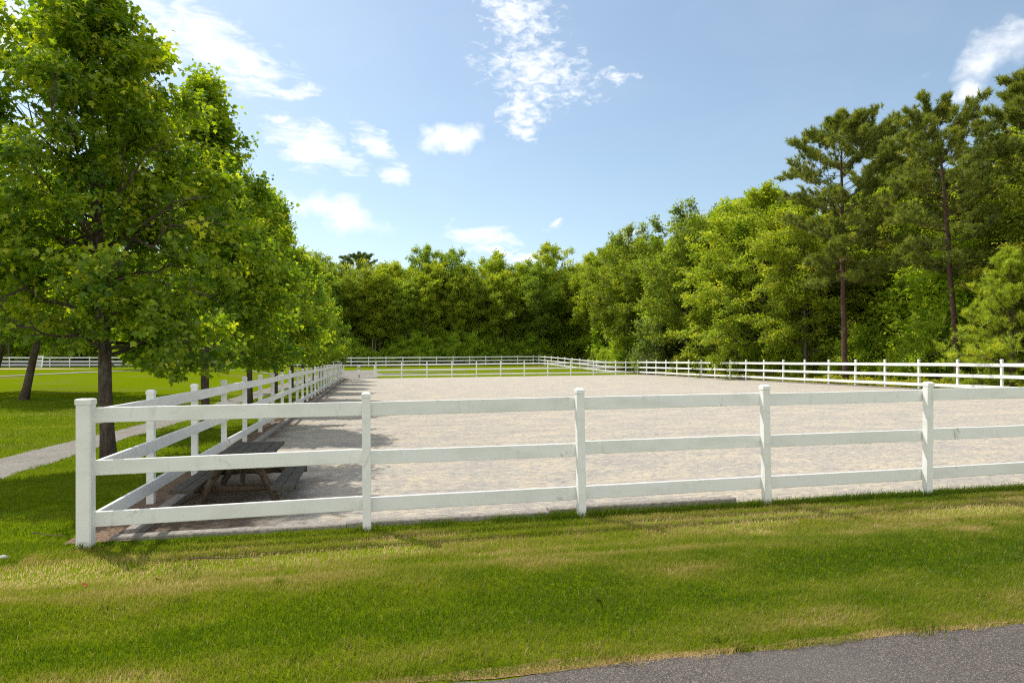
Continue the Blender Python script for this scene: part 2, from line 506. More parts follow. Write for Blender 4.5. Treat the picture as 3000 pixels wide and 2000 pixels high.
# near fence, from the thick corner post to the right fence
fu = [0, 2.78, 5.26, 7.71, 10.12, 12.56, 15.0, 17.44, 19.9, 22.35, 24.8, 27.25, 29.7, U_R]
fence('paddock_fence', 'white three-rail board fence across the front of the arena with a thick corner post', [(u, 0) for u in fu], D1, RF,
      [1.512] + [1.525] * 13, 0.093, corner=0, off=1)
# left fence: rails nailed on the arena side
lw = [0.0, 2.02] + [2.02 + 2.192 * k for k in range(1, 28)]
root_l = fence('paddock_fence', 'long white board fence along the left of the arena beside the row of maples',
      [(0.0, w) for w in lw[1:]], D2, RF, [1.51 + 0.09 * min(1, w / 60) for w in lw[1:]], 0.093, off=1)
for f in RF:   # first bay meets the corner post
    a, b = np.array(P(0.0, 0.085)), np.array(P(0.0, 2.02)); s = v3(D2); o0 = np.array(root_l.location)
    k = s * (0.0525 + 0.021)
    bb = MB(); bb.bar(a + k + (0, 0, f * 1.512) - o0, b + k + (0, 0, f * 1.51) - o0, s, 0.038, 0.156, 0.005); bb.build('rail', M['paint'], root_l)
# far side of the arena, right of the gate
far_u = [3.40 + 2.614 * k for k in range(12)]
fence('paddock_fence', 'white three-rail fence across the far end of the arena, right of the double gate', [(u, W_F) for u in far_u], D1, (0.84, 0.51, 0.185),
      [1.64] * 12, 0.105, off=-1)
# right side of the arena
rw = [W_F - 2.40 * k for k in range(26)]
fence('paddock_fence', 'white three-rail fence along the right side of the arena below the woods', [(U_R, w) for w in rw], D2, (0.835, 0.50, 0.185),
      [1.66] * 26, 0.105, off=-1, rail_h=0.162)
# far paddock
fence('paddock_fence', 'farthest white fence at the foot of the woods behind the far paddock', [(28.2 - 2.56 * k, W_B) for k in range(19)], D1, (0.82, 0.47, 0.14),
      [1.55] * 19, 0.11, off=-1, rail_h=0.19, caps=False)
fence('paddock_fence', 'white fence from the far paddock corner to the right rear arena corner',
      [(28.2 + 3.96 * k / 13, W_B - (W_B - W_F - 0.3) * k / 13) for k in range(13)], D2, (0.82, 0.49, 0.16), [1.55 + 0.006 * k for k in range(13)], 0.11, off=-1, caps=False)
# field fence far left with grey kick boards
fs = []
for k in range(24):
    x, y = -86 + 2.5 * k, 86.5 + 0.36 * k
    fs.append(uw(x, y))
ff = fence('field_fence', 'distant white rail fence with grey kick boards across the left lawn', fs, D1, (0.86, 0.52, 0.20), [1.5] * 24, 0.11, off=-1, caps=False, rail_h=0.17)
kb = MB()
for i in range(23):
    a, b = np.array(P(*fs[i], 0.42)), np.array(P(*fs[i + 1], 0.42)); o0 = np.array(ff.location)
    kb.bar(a - o0 + v3(D1) * 0.12, b - o0 + v3(D1) * 0.12, v3(D1), 0.03, 0.98, 0.004)
kb.build('kick_board', M['kick'], ff)


# double gate at the far left corner of the arena
def gate(u0, u1, label, latch):
    o0 = np.array(P(u0, W_F)); root = empty('paddock_gate', o0, label, 'gate', 'two leaves of the far double gate')
    b = MB()
    def V(u, z): return np.array(P(u, W_F)) - o0 + (0, 0, z) 
    for u in (u0 + 0.06, u1 - 0.06): MB().bar(V(u, 0.16), V(u, 1.42), v3(D2), 0.12, 0.045, 0.004).build('stile', M['paint'], root)
    for z in (1.36, 0.80, 0.24):
        MB().bar(V(u0 + 0.122, z), V(u1 - 0.122, z), v3(D1), 0.04, 0.11, 0.004).build('rail', M['paint'], root)
    if latch:
        q = MB(); q.bar(V(latch, 1.02) - v3(D1) * 0.05, V(latch, 1.10) - v3(D1) * 0.05, v3(D2), 0.16, 0.03, 0.004); q.build('latch', M['metal'], root)
    d = MB(); e = u1 - 0.05 if latch > (u0 + u1) / 2 else u0 + 0.05
    d.tube([V(e, 0.45) - v3(D1) * 0.05, V(e, 0.0) - v3(D1) * 0.05], [0.014, 0.014], 6); d.build('drop_bolt', M['metal'], root)


gate(0.12, 1.68, 'leaf of the white double gate hinged on the far left corner post', 1.66)
gate(1.72, 3.30, 'leaf of the white double gate hinged on the far fence', 1.80)
pm, cm = post_mesh(0.14, 1.66)
# white panel leaning at the left field fence
gx, gy = -62.0, 84.8
gu, gw = uw(gx, gy)
gp = empty('leaning_gate', P(gu, gw), 'white slatted gate panel leaning against the distant left fence', 'gate')
b = MB()
for x in (-0.92, 0.92): b.bar((x - 0.06 * (1 if x < 0 else -1) * 0, 0, 0.02), (x * 0.86, 0.45, 1.55), (1, 0, 0), 0.16, 0.05, 0.004)
b.build('side_frame', M['paint'], gp)
for z in (0.12, 0.52, 0.92, 1.45):
    k = 0.92 - 0.13 * z / 1.55
    MB().bar((-k + 0.08, z * 0.29 - 0.01, z), (k - 0.08, z * 0.29 - 0.01, z), (0, 1, 0), 0.045, 0.13, 0.004).build('rail', M['paint'], gp)


# ------------------------------------------------------------------ timber edging
def timber(u0, w0, u1, w1, label, group, h=0.14, wd=0.15, lift=0.0):
    a, b = np.array(P(u0, w0)), np.array(P(u1, w1))
    o = empty('landscape_timber', a)
    bpy.data.objects.remove(o)
    m = MB(); d = (b - a) / np.linalg.norm(b - a); s = np.cross((0, 0, 1.0), d)
    zz = np.array([0, 0, h / 2 - 0.05 + lift])
    n = 5; pts = [a + (b - a) * t / n for t in range(n + 1)]
    m.bar(zz, b - a + zz, s, wd, h, 0.012)
    ob = m.build('landscape_timber', M['timber'], None, a)
    tag(ob, label, 'timber', group)
    return ob


GF = 'timbers edging the front of the arena'
timber(0.16, 0.24, 2.55, 0.20, 'sunlit weathered timber on the ground starting at the thick corner post', GF, 0.10)
timber(2.56, 0.20, 4.88, 0.16, 'brown timber on the ground ending just before the third front post', GF, 0.115)
timber(4.90, 0.20, 5.25, 0.20, 'short pale timber end on the ground beside the third front post', GF, 0.13)
timber(5.27, 0.17, 7.33, 0.15, 'dark brown timber half hidden in green grass right of the third front post', GF, 0.15)
GL = 'timbers edging the arena along the left fence'
w = 0.33
k = 0
while w < 60:
    if k == 0: lb = 'first grey timber along the left fence, meeting the front edging at the corner'
    elif k == 1: lb = 'grey timber beside the near end of the picnic table by the left fence'
    else: lb = 'weathered grey timber edging the arena along the left fence beyond the picnic table'
    timber(0.30 + 0.03 * rng.random(), w, 0.30 + 0.03 * rng.random(), min(w + 2.43, 60.9), lb, GL); w += 2.44; k += 1
w = 59.5
while w > 6:
    timber(U_R - 0.2, w, U_R - 0.2, w - 2.43, 'grey timber edging the arena under the right fence', 'timbers edging the arena under the right fence', 0.14); w -= 2.44

# ------------------------------------------------------------------ picnic table
tx, ty = xy(1.17, 1.12)
pt = empty('picnic_table', (tx, ty, float(terrain(1.17, 1.12)) + 0.012), 'dark weathered picnic table with log legs standing in the arena corner', 'picnic table', rz=ROT_SITE)
LT = 2.15


def boards(xs, z, wd, th, y0=0.0, y1=LT):
    b = MB()
    for x in xs:
        j = rng.gauss(0, 0.008)
        b.bar((x, y0 + j, z + rng.gauss(0, 0.0015)), (x, y1 + j + rng.gauss(0, 0.006), z + rng.gauss(0, 0.0015)), (1, 0, 0), wd, th, 0.005)
    return b


boards([-0.284, -0.142, 0, 0.142, 0.284], 0.605, 0.135, 0.04).build('tabletop', M['board'], pt)
for sx in (-1, 1):
    boards([sx * 0.505, sx * 0.645], 0.295, 0.134, 0.042).build('seat', M['board'], pt)


def log(p0, p1, r0, r1, name):
    p0, p1 = np.array(p0, float), np.array(p1, float)
    n = 9; pts = [p0 + (p1 - p0) * t / n + np.array([rng.gauss(0, 0.004) for _ in range(3)]) for t in range(n + 1)]
    MB().tube(pts, [r0 + (r1 - r0) * t / n + rng.gauss(0, 0.0015) for t in range(n + 1)], 10).build(name, M['log'], pt, smooth=True)


for y in (0.42, 1.76):
    for sx in (-1, 1):
        log((sx * 0.50, y, -0.01), (sx * 0.20, y, 0.58), 0.047, 0.045, 'leg')
    log((-0.70, y + 0.088, 0.225), (0.70, y + 0.088, 0.225), 0.042, 0.042, 'cross_beam')
    log((-0.30, y - 0.09, 0.555), (0.30, y - 0.09, 0.555), 0.028, 0.028, 'top_batten')
log((0.02, 0.52, 0.25), (-0.02, 0.98, 0.57), 0.034, 0.032, 'brace')
log((-0.02, 1.86, 0.25), (0.02, 1.30, 0.57), 0.034, 0.032, 'brace')
log((0.31, 0.36, 0.40), (0.10, 0.36, 0.575), 0.03, 0.028, 'knee_brace')
log((-0.31, 0.36, 0.40), (-0.10, 0.36, 0.575), 0.03, 0.028, 'knee_brace')

# ------------------------------------------------------------------ foliage engine
MAPLE_T = np.array([(0.45, 0, 0.03), (0, 0, 0), (0.12, 0.20, -0.01), (0.02, 0.42, -0.12), (0.30, 0.30, -0.02), (0.42, 0.58, -0.20), (0.62, 0.24, -0.03), (1.0, 0, -0.24),
                    (0.62, -0.24, -0.03), (0.42, -0.58, -0.20), (0.30, -0.30, -0.02), (0.02, -0.42, -0.12), (0.12, -0.20, -0.01)])
MAPLE_F = [(0, i, i + 1) for i in range(1, 12)] + [(0, 12, 1)]
OAK_T = np.array([(0, 0, 0), (0.35, 0.26, 0.07), (0.75, 0.22, 0.05), (1.0, 0, -0.10), (0.75, -0.22, 0.05), (0.35, -0.26, 0.07), (0.5, 0, -0.02)])
OAK_F = [(0, 6, 1), (1, 6, 2), (2, 6, 3), (3, 6, 4), (4, 6, 5), (5, 6, 0)]
QUAD_T = np.array([(0, 0, 0), (0.5, 0.30, 0.06), (1.0, 0, -0.06), (0.5, -0.30, 0.06)])
QUAD_F = [(0, 3, 2), (0, 2, 1)]


def unit(a): return a / (np.linalg.norm(a, axis=-1, keepdims=True) + 1e-9)


def leaf_mesh(name, pos, dirs, nrm, size, tint, T, F, mat):
    d = unit(dirs); n = unit(nrm - d * np.sum(nrm * d, 1, keepdims=True)); s = np.cross(n, d)
    V = pos[:, None, :] + size[:, None, None] * (d[:, None, :] * T[None, :, 0:1] + s[:, None, :] * T[None, :, 1:2] + n[:, None, :] * T[None, :, 2:3])
    F = np.array(F); N, K = len(pos), len(T)
    L = (np.arange(N)[:, None, None] * K + F[None]).reshape(-1)
    return mesh_np(name, V.reshape(-1, 3), L, np.full(N * len(F), F.shape[1]), mat, False, {'tint': np.repeat(np.clip(tint, 0, 1), len(F))})


def rot_about(v, k, a):
    k = unit(k); return v * math.cos(a) + np.cross(k, v) * math.sin(a) + k * k.dot(v) * (1 - math.cos(a))


def grow(seed, H, z0, R, prof, n1=24, n2=6, n3=4, nl=20, el=(10, 65), tr=0.11, leaf=0.14, tmpl='maple', mat='maple', bark='bark',
         droop=0.35, spread=0.16, tw=0.6, lean=(0, 0), gap=0.0, top=0.93, thin=True, tilt=0.6, zmin=None):
    r = np.random.default_rng(seed)
    px, py = zip(*prof)
    tb = MB()
    n = 14
    zs = np.linspace(-0.1, H * top, n)
    wob = np.cumsum(r.normal(0, 0.035 * H / 10, (n, 2)), 0); wob -= wob[0]
    wob *= np.linspace(0, 1, n)[:, None] ** 0.7
    tp = np.stack([wob[:, 0] + lean[0] * zs / H, wob[:, 1] + lean[1] * zs / H, zs], 1)
    trad = tr * np.interp(zs / H, [0, 0.03, 0.2, 0.6, 1], [1.35, 1.05, 0.9, 0.5, 0.06])
    tb.tube(tp, trad, 10)
    def trunk_at(z): return np.array([np.interp(z, zs, tp[:, 0]), np.interp(z, zs, tp[:, 1]), z])
    S, E, TW = [], [], []
    for i in range(n1):
        t = (i + r.uniform(0, 1)) / n1
        zc = z0 + (H * 0.985 - z0) * t
        az = i * 2.39996 + r.normal(0, 0.35)
        rr = R * np.interp(t, px, py) * r.uniform(0.78, 1.12)
        e = math.radians(el[0] + (el[1] - el[0]) * t + r.normal(0, 7))
        h0 = float(np.clip(zc - rr * math.tan(e), z0 * 0.8, min(max(zc, z0), H * 0.90)))
        st = trunk_at(h0); ax0 = trunk_at(min(zc, H * 0.92))
        en = np.array([ax0[0] + rr * math.cos(az), ax0[1] + rr * math.sin(az), zc])
        L = float(np.linalg.norm(en - st)); sagdir = np.array([0, 0, 1.0]) * L * 0.07
        pts = [st + (en - st) * q + sagdir * math.sin(PI * q) + (r.normal(0, 0.035 * L, 3) if 0 < q < 1 else 0) for q in np.linspace(0, 1, 7)]
        pts = np.array(pts)
        r0 = max(0.012, 0.38 * np.interp(h0, zs, trad) * (0.6 + 0.5 * L / R))
        tb.tube(pts, np.linspace(r0, 0.006, 7), 5, False)
        m2 = max(2, int(round(n2 * (0.45 + 0.55 * L / R))))
        for j in range(m2 + 1):
            s = 1.0 if j == m2 else (0.12 + 0.85 * (j + r.uniform(0, 1)) / m2)
            x = s * 6; a = int(min(5, x)); base = pts[a] + (pts[a + 1] - pts[a]) * (x - a)
            ld = unit(pts[a + 1] - pts[a])
            if j == m2: sd = ld; l2 = L * 0.14
            else:
                sd = rot_about(ld, unit(r.normal(0, 1, 3)), r.uniform(0.5, 1.15)); sd = unit(sd + np.array([0, 0, 0.12]))
                l2 = L * (0.46 - 0.28 * s) * r.uniform(0.7, 1.25)
            q = base + sd * l2 * 0.5 + r.normal(0, 0.05 * l2, 3); en = base + sd * l2
            if thin: tb.tube([base, q, en], [0.012 + 0.008 * (1 - s), 0.008, 0.004], 3, False)
            for k in range(n3):
                f = (k + r.uniform(0.2, 1)) / n3
                b0 = base + (en - base) * f
                td = unit(unit(en - base) + r.normal(0, 0.62, 3) + np.array([0, 0, -0.05]))
                S.append(b0); E.append(b0 + td * tw * r.uniform(0.5, 1.15)); TW.append(r.normal(0, 0.20))
    S, E, TW = np.array(S), np.array(E), np.array(TW)
    if gap > 0:
        keep = fbm(S[:, 0] * 0.9 + S[:, 2] * 0.5, S[:, 1] * 0.9 + S[:, 2] * 0.7, seed, 2) > gap
        S, E, TW = S[keep], E[keep], TW[keep]
    N = len(S) * nl
    idx = np.repeat(np.arange(len(S)), nl)
    f = r.uniform(0.15, 1.05, N)[:, None]
    pos = S[idx] * (1 - f) + E[idx] * f + r.normal(0, spread, (N, 3)) * np.array([1, 1, 0.65])
    if zmin is not None:
        ok = pos[:, 2] > zmin + 0.5 * (fbm(pos[:, 0] * 1.6, pos[:, 1] * 1.6, seed + 3, 2) - 0.5)
        pos, idx = pos[ok], idx[ok]; N = len(pos)
    ax = np.stack([np.interp(pos[:, 2], zs, tp[:, 0]), np.interp(pos[:, 2], zs, tp[:, 1]), pos[:, 2] - 0.8], 1)
    out = unit(pos - ax)
    dirs = unit(out * 0.55 + unit(E[idx] - S[idx]) * 0.4 + r.normal(0, 0.5, (N, 3)) + np.array([0, 0, -droop]))
    nrm = np.array([0, 0, 1.0]) + out * 0.35 + r.normal(0, tilt, (N, 3))
    size = leaf * r.uniform(0.65, 1.2, N)
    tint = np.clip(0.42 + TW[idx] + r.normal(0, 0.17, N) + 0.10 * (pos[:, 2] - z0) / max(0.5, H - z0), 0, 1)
    T, F = {'maple': (MAPLE_T, MAPLE_F), 'oak': (OAK_T, OAK_F), 'quad': (QUAD_T, QUAD_F)}[tmpl]
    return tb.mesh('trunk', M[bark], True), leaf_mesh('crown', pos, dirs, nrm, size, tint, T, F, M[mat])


def grow_pine(seed, H, z0, R, prof, n1=30, n2=5, tufts=5, nn=22, nlen=0.24, nw=0.030, tr=0.19, el=(-10, 42), bend=(0, 0), mat='needle', upt=0.5, dead=6, top=0.97, whorl=0):
    r = np.random.default_rng(seed)
    px, py = zip(*prof)
    tb = MB(); n = 16
    zs = np.linspace(-0.1, H * top, n)
    wob = np.cumsum(r.normal(0, 0.02 * H / 10, (n, 2)), 0); wob -= wob[0]
    sh = np.clip(zs / H, 0, 1) ** 1.3
    tp = np.stack([wob[:, 0] + bend[0] * sh, wob[:, 1] + bend[1] * sh, zs], 1)
    trad = tr * np.interp(zs / H, [0, 0.03, 0.3, 0.7, 1], [1.25, 1.0, 0.85, 0.55, 0.08])
    tb.tube(tp, trad, 9)
    def trunk_at(z): return np.array([np.interp(z, zs, tp[:, 0]), np.interp(z, zs, tp[:, 1]), z])
    B, D, TN = [], [], []
    for i in range(n1):
        t = ((i // whorl) * whorl + r.uniform(0, 0.6) * whorl) / n1 if whorl else (i + r.uniform(0, 1)) / n1
        z = z0 + (H * 0.97 - z0) * t
        az = i * 2.39996 + r.normal(0, 0.3)
        L = R * np.interp(t, px, py) * r.uniform(0.7, 1.12)
        e = math.radians(el[0] + (el[1] - el[0]) * t + r.normal(0, 7))
        d = np.array([math.cos(az) * math.cos(e), math.sin(az) * math.cos(e), math.sin(e)])
        pts = [trunk_at(z)]; dd = d
        for k in range(6):
            dd = unit(dd + r.normal(0, 0.10, 3) + np.array([0, 0, 0.03])); pts.append(pts[-1] + dd * L / 6)
        pts = np.array(pts); r0 = max(0.012, 0.32 * np.interp(z, zs, trad))
        tb.tube(pts, np.linspace(r0, 0.008, 7), 5, False)
        for j in range(n2 + 1):
            s = 1.0 if j == n2 else 0.28 + 0.68 * (j + r.uniform(0, 1)) / n2
            x = s * 6; a = int(min(5, x)); base = pts[a] + (pts[a + 1] - pts[a]) * (x - a); ld = unit(pts[a + 1] - pts[a])
            sd = ld if j == n2 else unit(rot_about(ld, np.array([0, 0, 1.0]), r.choice([-1, 1]) * r.uniform(0.5, 1.1)) + np.array([0, 0, r.normal(0.25, 0.2)]))
            l2 = L * (0.12 if j == n2 else (0.42 - 0.2 * s)) * r.uniform(0.7, 1.2)
            en = base + sd * l2
            tb.tube([base, en], [0.014, 0.006], 3, False)
            tn = r.normal(0, 0.15)
            for k in range(tufts):
                f = 0.35 + 0.65 * (k + r.uniform(0, 1)) / tufts
                off = r.normal(0, 0.10, 3) * np.array([1, 1, 0.7])
                B.append(base + (en - base) * f + off); D.append(unit(sd * 0.6 + r.normal(0, 0.35, 3) + np.array([0, 0, upt]))); TN.append(tn + r.normal(0, 0.08))
    for i in range(dead):
        z = z0 * r.uniform(0.35, 0.95); az = r.uniform(0, 6.28); L = r.uniform(0.5, 1.6)
        p = trunk_at(z); q = p + np.array([math.cos(az), math.sin(az), r.normal(0.05, 0.2)]) * L
        tb.tube([p, (p + q) / 2 + r.normal(0, 0.05, 3), q], [0.022, 0.014, 0.004], 4, False)
    B, D, TN = np.array(B), np.array(D), np.array(TN)
    N = len(B) * nn; idx = np.repeat(np.arange(len(B)), nn)
    nd = unit(D[idx] * 0.75 + r.normal(0, 0.55, (N, 3)))
    pos = B[idx] + D[idx] * r.uniform(-0.5, 0.5, N)[:, None] * nlen * 0.8
    T = np.array([(0, -0.5, 0), (0, 0.5, 0), (1, 0, 0)]); sz = nlen * r.uniform(0.7, 1.15, N)
    T2 = T * np.array([1, nw / nlen, 1])
    me = leaf_mesh('crown', pos, nd, r.normal(0, 1, (N, 3)), sz, 0.45 + TN[idx] + r.normal(0, 0.15, N), T2, [(0, 1, 2)], M[mat])
    return tb.mesh('trunk', M['bark_pine'], True), me


def plant(name, label, cat, group, meshes, x, y, scale=1.0, rz=0.0, color=(1, 1, 1), sz=1.0, part='trunk', zoff=0.0):
    u, w = uw(x, y)
    o = empty(name, (x, y, float(terrain(u, w)) + zoff), label, cat, group, rz)
    o.scale = (scale, scale, scale * sz)
    a = link(bpy.data.objects.new(part, meshes[0]), o)
    c = link(bpy.data.objects.new('crown' if part == 'trunk' else 'foliage', meshes[1]), o); c.color = (*color, 1)
    return o


# ------------------------------------------------------------------ maple row
PROF_M = [(0, 0.88), (0.12, 1.0), (0.36, 0.98), (0.54, 0.86), (0.67, 0.64), (0.74, 0.43), (0.82, 0.24), (0.92, 0.08), (1, 0.02)]
GM = 'maples in a row between the left fence and the gravel path'
PROF_R = [(0, 0.86), (0.12, 1.0), (0.36, 0.92), (0.55, 0.66), (0.72, 0.40), (0.88, 0.18), (1, 0.03)]
MAPLES = [grow(101, 9.7, 2.0, 2.35, PROF_M, n1=60, n2=8, n3=4, nl=34, el=(2, 60), tr=0.115, leaf=0.112, tw=0.46, gap=0.36, spread=0.115, droop=0.6, tilt=0.75, lean=(-0.55, 0), zmin=1.62),
          grow(202, 9.7, 2.0, 2.20, PROF_R, n1=62, n2=8, n3=4, nl=30, el=(2, 60), tr=0.11, leaf=0.118, tw=0.48, gap=0.35, spread=0.125, droop=0.6, tilt=0.75, zmin=1.60),
          grow(303, 9.3, 2.0, 2.20, PROF_R, n1=60, n2=8, n3=4, nl=30, el=(2, 60), tr=0.105, leaf=0.118, tw=0.48, gap=0.35, spread=0.125, droop=0.6, tilt=0.75, zmin=1.60)]
ordn = ['first', 'second', 'third', 'fourth', 'fifth', 'sixth', 'seventh', 'eighth', 'ninth', 'tenth', 'eleventh', 'twelfth', 'thirteenth', 'fourteenth', 'fifteenth',
        'sixteenth', 'seventeenth', 'eighteenth', 'nineteenth', 'twentieth', 'twenty-first', 'twenty-second', 'twenty-third', 'twenty-fourth', 'twenty-fifth',
        'twenty-sixth', 'twenty-seventh', 'twenty-eighth', 'twenty-ninth', 'thirtieth']
mw = [5.7, 12.2, 19.05, 25.9, 32.7, 39.6, 46.4, 53.3, 59.0]
for i, w in enumerate(mw):
    x, y = xy(-1.80 if i == 0 else -1.66, w)
    lb = 'big nearest maple with yellow-green leaves, its trunk just behind the thick corner post' if i == 0 else \
         '%s maple from the front in the row along the left fence' % ordn[i]
    plant('maple_tree', lb, 'tree', GM, MAPLES[[0, 1, 2, 1, 2, 0, 1, 2, 1][i]], x, y, [1.0, 1.0, 1.02, 0.98, 1.0, 0.95, 1.0, 1.03, 0.8][i], [0.0, 0.4, 2.1, 3.7, 5.0, 1.2, 2.9, 0.7, 4.4][i],
          (1.25, 1.25, 1.1) if i % 2 else (1.32, 1.26, 1.1))

# ------------------------------------------------------------------ woods
PROF_O = [(0, 0.6), (0.25, 0.92), (0.5, 1.0), (0.72, 0.86), (0.88, 0.58), (1, 0.12)]
PROF_T = [(0, 0.45), (0.35, 0.85), (0.6, 1.0), (0.8, 0.85), (0.92, 0.55), (1, 0.12)]
PROF_W = [(0, 0.95), (0.25, 1.0), (0.5, 0.93), (0.72, 0.75), (0.88, 0.5), (1, 0.1)]
OK_ = dict(tmpl='quad', mat='oak', bark='bark_dark', tw=0.8, spread=0.24, droop=0.2, n2=7, n3=4, nl=28, leaf=0.29)
OAKS = [grow(11, 17.5, 5.0, 4.0, PROF_O, n1=36, el=(5, 55), tr=0.17, gap=0.36, **OK_),
        grow(12, 16.5, 6.0, 3.7, PROF_T, n1=34, el=(12, 55), tr=0.15, gap=0.38, **OK_),
        grow(13, 18.5, 4.0, 4.3, PROF_O, n1=40, el=(3, 55), tr=0.19, gap=0.36, **OK_),
        grow(14, 15.5, 3.0, 3.9, PROF_O, n1=36, el=(3, 52), tr=0.15, gap=0.36, **OK_),
        grow(15, 17.0, 7.0, 3.5, PROF_T, n1=32, el=(14, 55), tr=0.14, gap=0.38, **OK_)]
# finer-leaved trees for the near edge of the right woods
EK_ = dict(tmpl='oak', mat='oak', bark='bark_dark', tw=0.62, spread=0.16, droop=0.25, n2=8, n3=4, leaf=0.19)
EDGE = [grow(21, 13.5, 0.9, 5.2, PROF_W, n1=84, el=(2, 52), tr=0.2, gap=0.33, nl=30, zmin=0.3, **EK_),
        grow(22, 13.0, 2.0, 3.8, PROF_O, n1=56, el=(2, 52), tr=0.15, gap=0.41, nl=30, **EK_),
        grow(23, 14.0, 2.6, 4.2, PROF_O, n1=58, el=(2, 52), tr=0.16, gap=0.41, nl=30, **EK_)]
SHRUB = [grow(31, 3.4, 0.35, 1.9, PROF_W, n1=24, n2=5, n3=4, nl=20, el=(5, 70), tr=0.04, leaf=0.20, tmpl='quad', mat='oak', bark='bark_dark', tw=0.6, spread=0.2, gap=0.2, droop=0.15),
         grow(32, 4.8, 0.4, 1.9, PROF_W, n1=28, n2=5, n3=4, nl=20, el=(5, 72), tr=0.05, leaf=0.20, tmpl='quad', mat='oak', bark='bark_dark', tw=0.6, spread=0.2, gap=0.2, droop=0.1)]
rr = np.random.default_rng(77)


def tone(k):
    return [(1.10, 1.18, 1.1), (1.28, 1.28, 1.0), (0.98, 1.10, 1.2), (1.42, 1.36, 1.0), (1.12, 1.12, 1.0)][k % 5]


# far woods behind the far paddock, row by row
rows = [(W_B + 5.5, 5.0), (W_B + 10, 5.6), (W_B + 16, 6.0), (W_B + 23, 6.5), (W_B + 31, 7.5)]
cnt = 0
for ri, (w0, sp) in enumerate(rows):
    us = np.arange(-66 if ri < 4 else -80, 34 + 2 * ri, sp)
    for ui, u in enumerate(us):
        uu, ww = u + rr.normal(0, 0.8), w0 + rr.normal(0, 1.0)
        if uu < -16: ww += 1.5 + (-(uu + 16)) * 0.0
        x, y = xy(uu, ww)
        if ri == 0 and -14 < uu < 34:
            cnt += 1
            lb = 'green woodland tree, %s from the left along the front edge behind the far paddock' % ordn[cnt - 1]
            g = 'trees along the front edge of the far woods'
        elif uu <= -14:
            lb = 'green woodland tree behind the distant left field fence'; g = 'trees behind the left field fence'
        else:
            lb = 'green woodland tree standing behind the front edge of the far woods'; g = 'trees deeper in the far woods'
        k = int(rr.integers(0, 5))
        s = (0.90 if ri == 0 else 1.0) * rr.uniform(0.92, 1.06) * (1 + 0.10 * sstep(14, 32, uu)) * 1.06
        plant('woodland_tree', lb, 'tree', g, OAKS[k], x, y, float(s) * 0.97, rr.uniform(0, 6.28), tone(int(rr.integers(0, 5))))
SLIM = grow(16, 15.0, 6.0, 2.5, PROF_T, n1=26, el=(20, 60), tr=0.10, gap=0.36, **{**OK_, 'bark': 'bark_pale'})
sl = 0
for u in (-12.5, -8.8, -3.5, 1.4, 2.9, 8.0, 11.4, 17.2, 19.3, 25.5):
    x, y = xy(u + rr.normal(0, 0.6), W_B + 3.2 + rr.uniform(0, 2.6))
    plant('slender_tree', 'slender pale-trunked tree, %s from the left among the shrubs below the far woods' % ordn[sl], 'tree', 'slender trees in front of the far woods',
          (SLIM[0], SLIM[1]), x, y, rr.uniform(0.78, 1.08), rr.uniform(0, 6.28), tone(sl)).rotation_euler = (rr.normal(0, 0.06), rr.normal(0, 0.06), rr.uniform(0, 6.28)); sl += 1
# right woods, rows parallel to the right fence
rows = [(U_R + 6.5, 5.2), (U_R + 12, 6.0), (U_R + 18.5, 6.5), (U_R + 26, 7.5)]
cnt = 0
for ri, (u0, sp) in enumerate(rows):
    for w in np.arange(46 if ri == 0 else 8, W_B + 14 + 3 * ri, sp):
        uu, ww = u0 + rr.normal(0, 0.7), w + rr.normal(0, 0.9)
        x, y = xy(uu, ww)
        if ri == 0:
            lb = 'tall green tree, %s going away along the edge of the right woods' % ordn[cnt]; cnt += 1
            g = 'trees along the edge of the right woods'
        else:
            lb = 'green woodland tree standing behind the edge of the right woods'; g = 'trees deeper in the right woods'
        k = int(rr.integers(0, 5))
        s = rr.uniform(0.90, 1.05) * (1.06 if ww > 50 else 1.0)
        plant('woodland_tree', lb, 'tree', g, OAKS[k], x, y, float(s), rr.uniform(0, 6.28), tone(int(rr.integers(0, 5))))


def at(px, Y):
    """a point on the ground at bearing px (photo column) and distance Y"""
    return (px - 1176) / 1500 * Y, Y


BR = (1.45, 1.22, 0.85)
GE = 'broadleaf trees at the near edge of the right woods'
for px, Y, k, s, rz, c, lb in [
        (1758, 58.5, 0, 1.25, 0.3, (1.38, 1.34, 1.0), 'broad light green tree with branches down to the right fence, left of the tall pines'),
        (1850, 51.0, 1, 1.08, 1.9, (1.35, 1.28, 1.0), 'green tree filling the space just left of the tallest left pine trunk'),
        (2050, 50.0, 1, 1.12, 4.0, (1.5, 1.45, 1.0), 'bright yellow-green tree between the two tall pine trunks'),
        (2170, 47.0, 2, 0.95, 2.2, (1.0, 1.0, 0.95), 'dark green tree behind the leaning pine trunk'),
        (2300, 44.0, 2, 1.05, 5.2, (1.25, 1.2, 1.0), 'green tree at the right edge above the young bright pine'),
        (2420, 34.0, 1, 0.95, 0.9, (1.1, 1.05, 0.9), 'green tree at the far right behind the young bright pine'),
        (1960, 52.0, 2, 0.95, 3.3, (1.3, 1.15, 0.9), 'green tree behind the trunk of the tallest left pine')]:
    x, y = at(px, Y); plant('woodland_tree', lb, 'tree', GE, EDGE[k], x, y, s, rz, c)
# darker round tree at the far corner, and its neighbours
for px, Y, k, s, rz, c, lb in [(1575, 69.0, 2, 1.32, 1.0, (0.92, 0.95, 0.9), 'rounded dark green tree left of the broad light green tree'),
                               (1440, 88.0, 2, 1.42, 2.0, (1.0, 1.0, 0.9), 'green tree whose leaning limbs overhang the right rear corner of the arena')]:
    x, y = at(px, Y); plant('woodland_tree', lb, 'tree', 'rounded trees at the rear right corner', EDGE[k], x, y, s, rz, c)

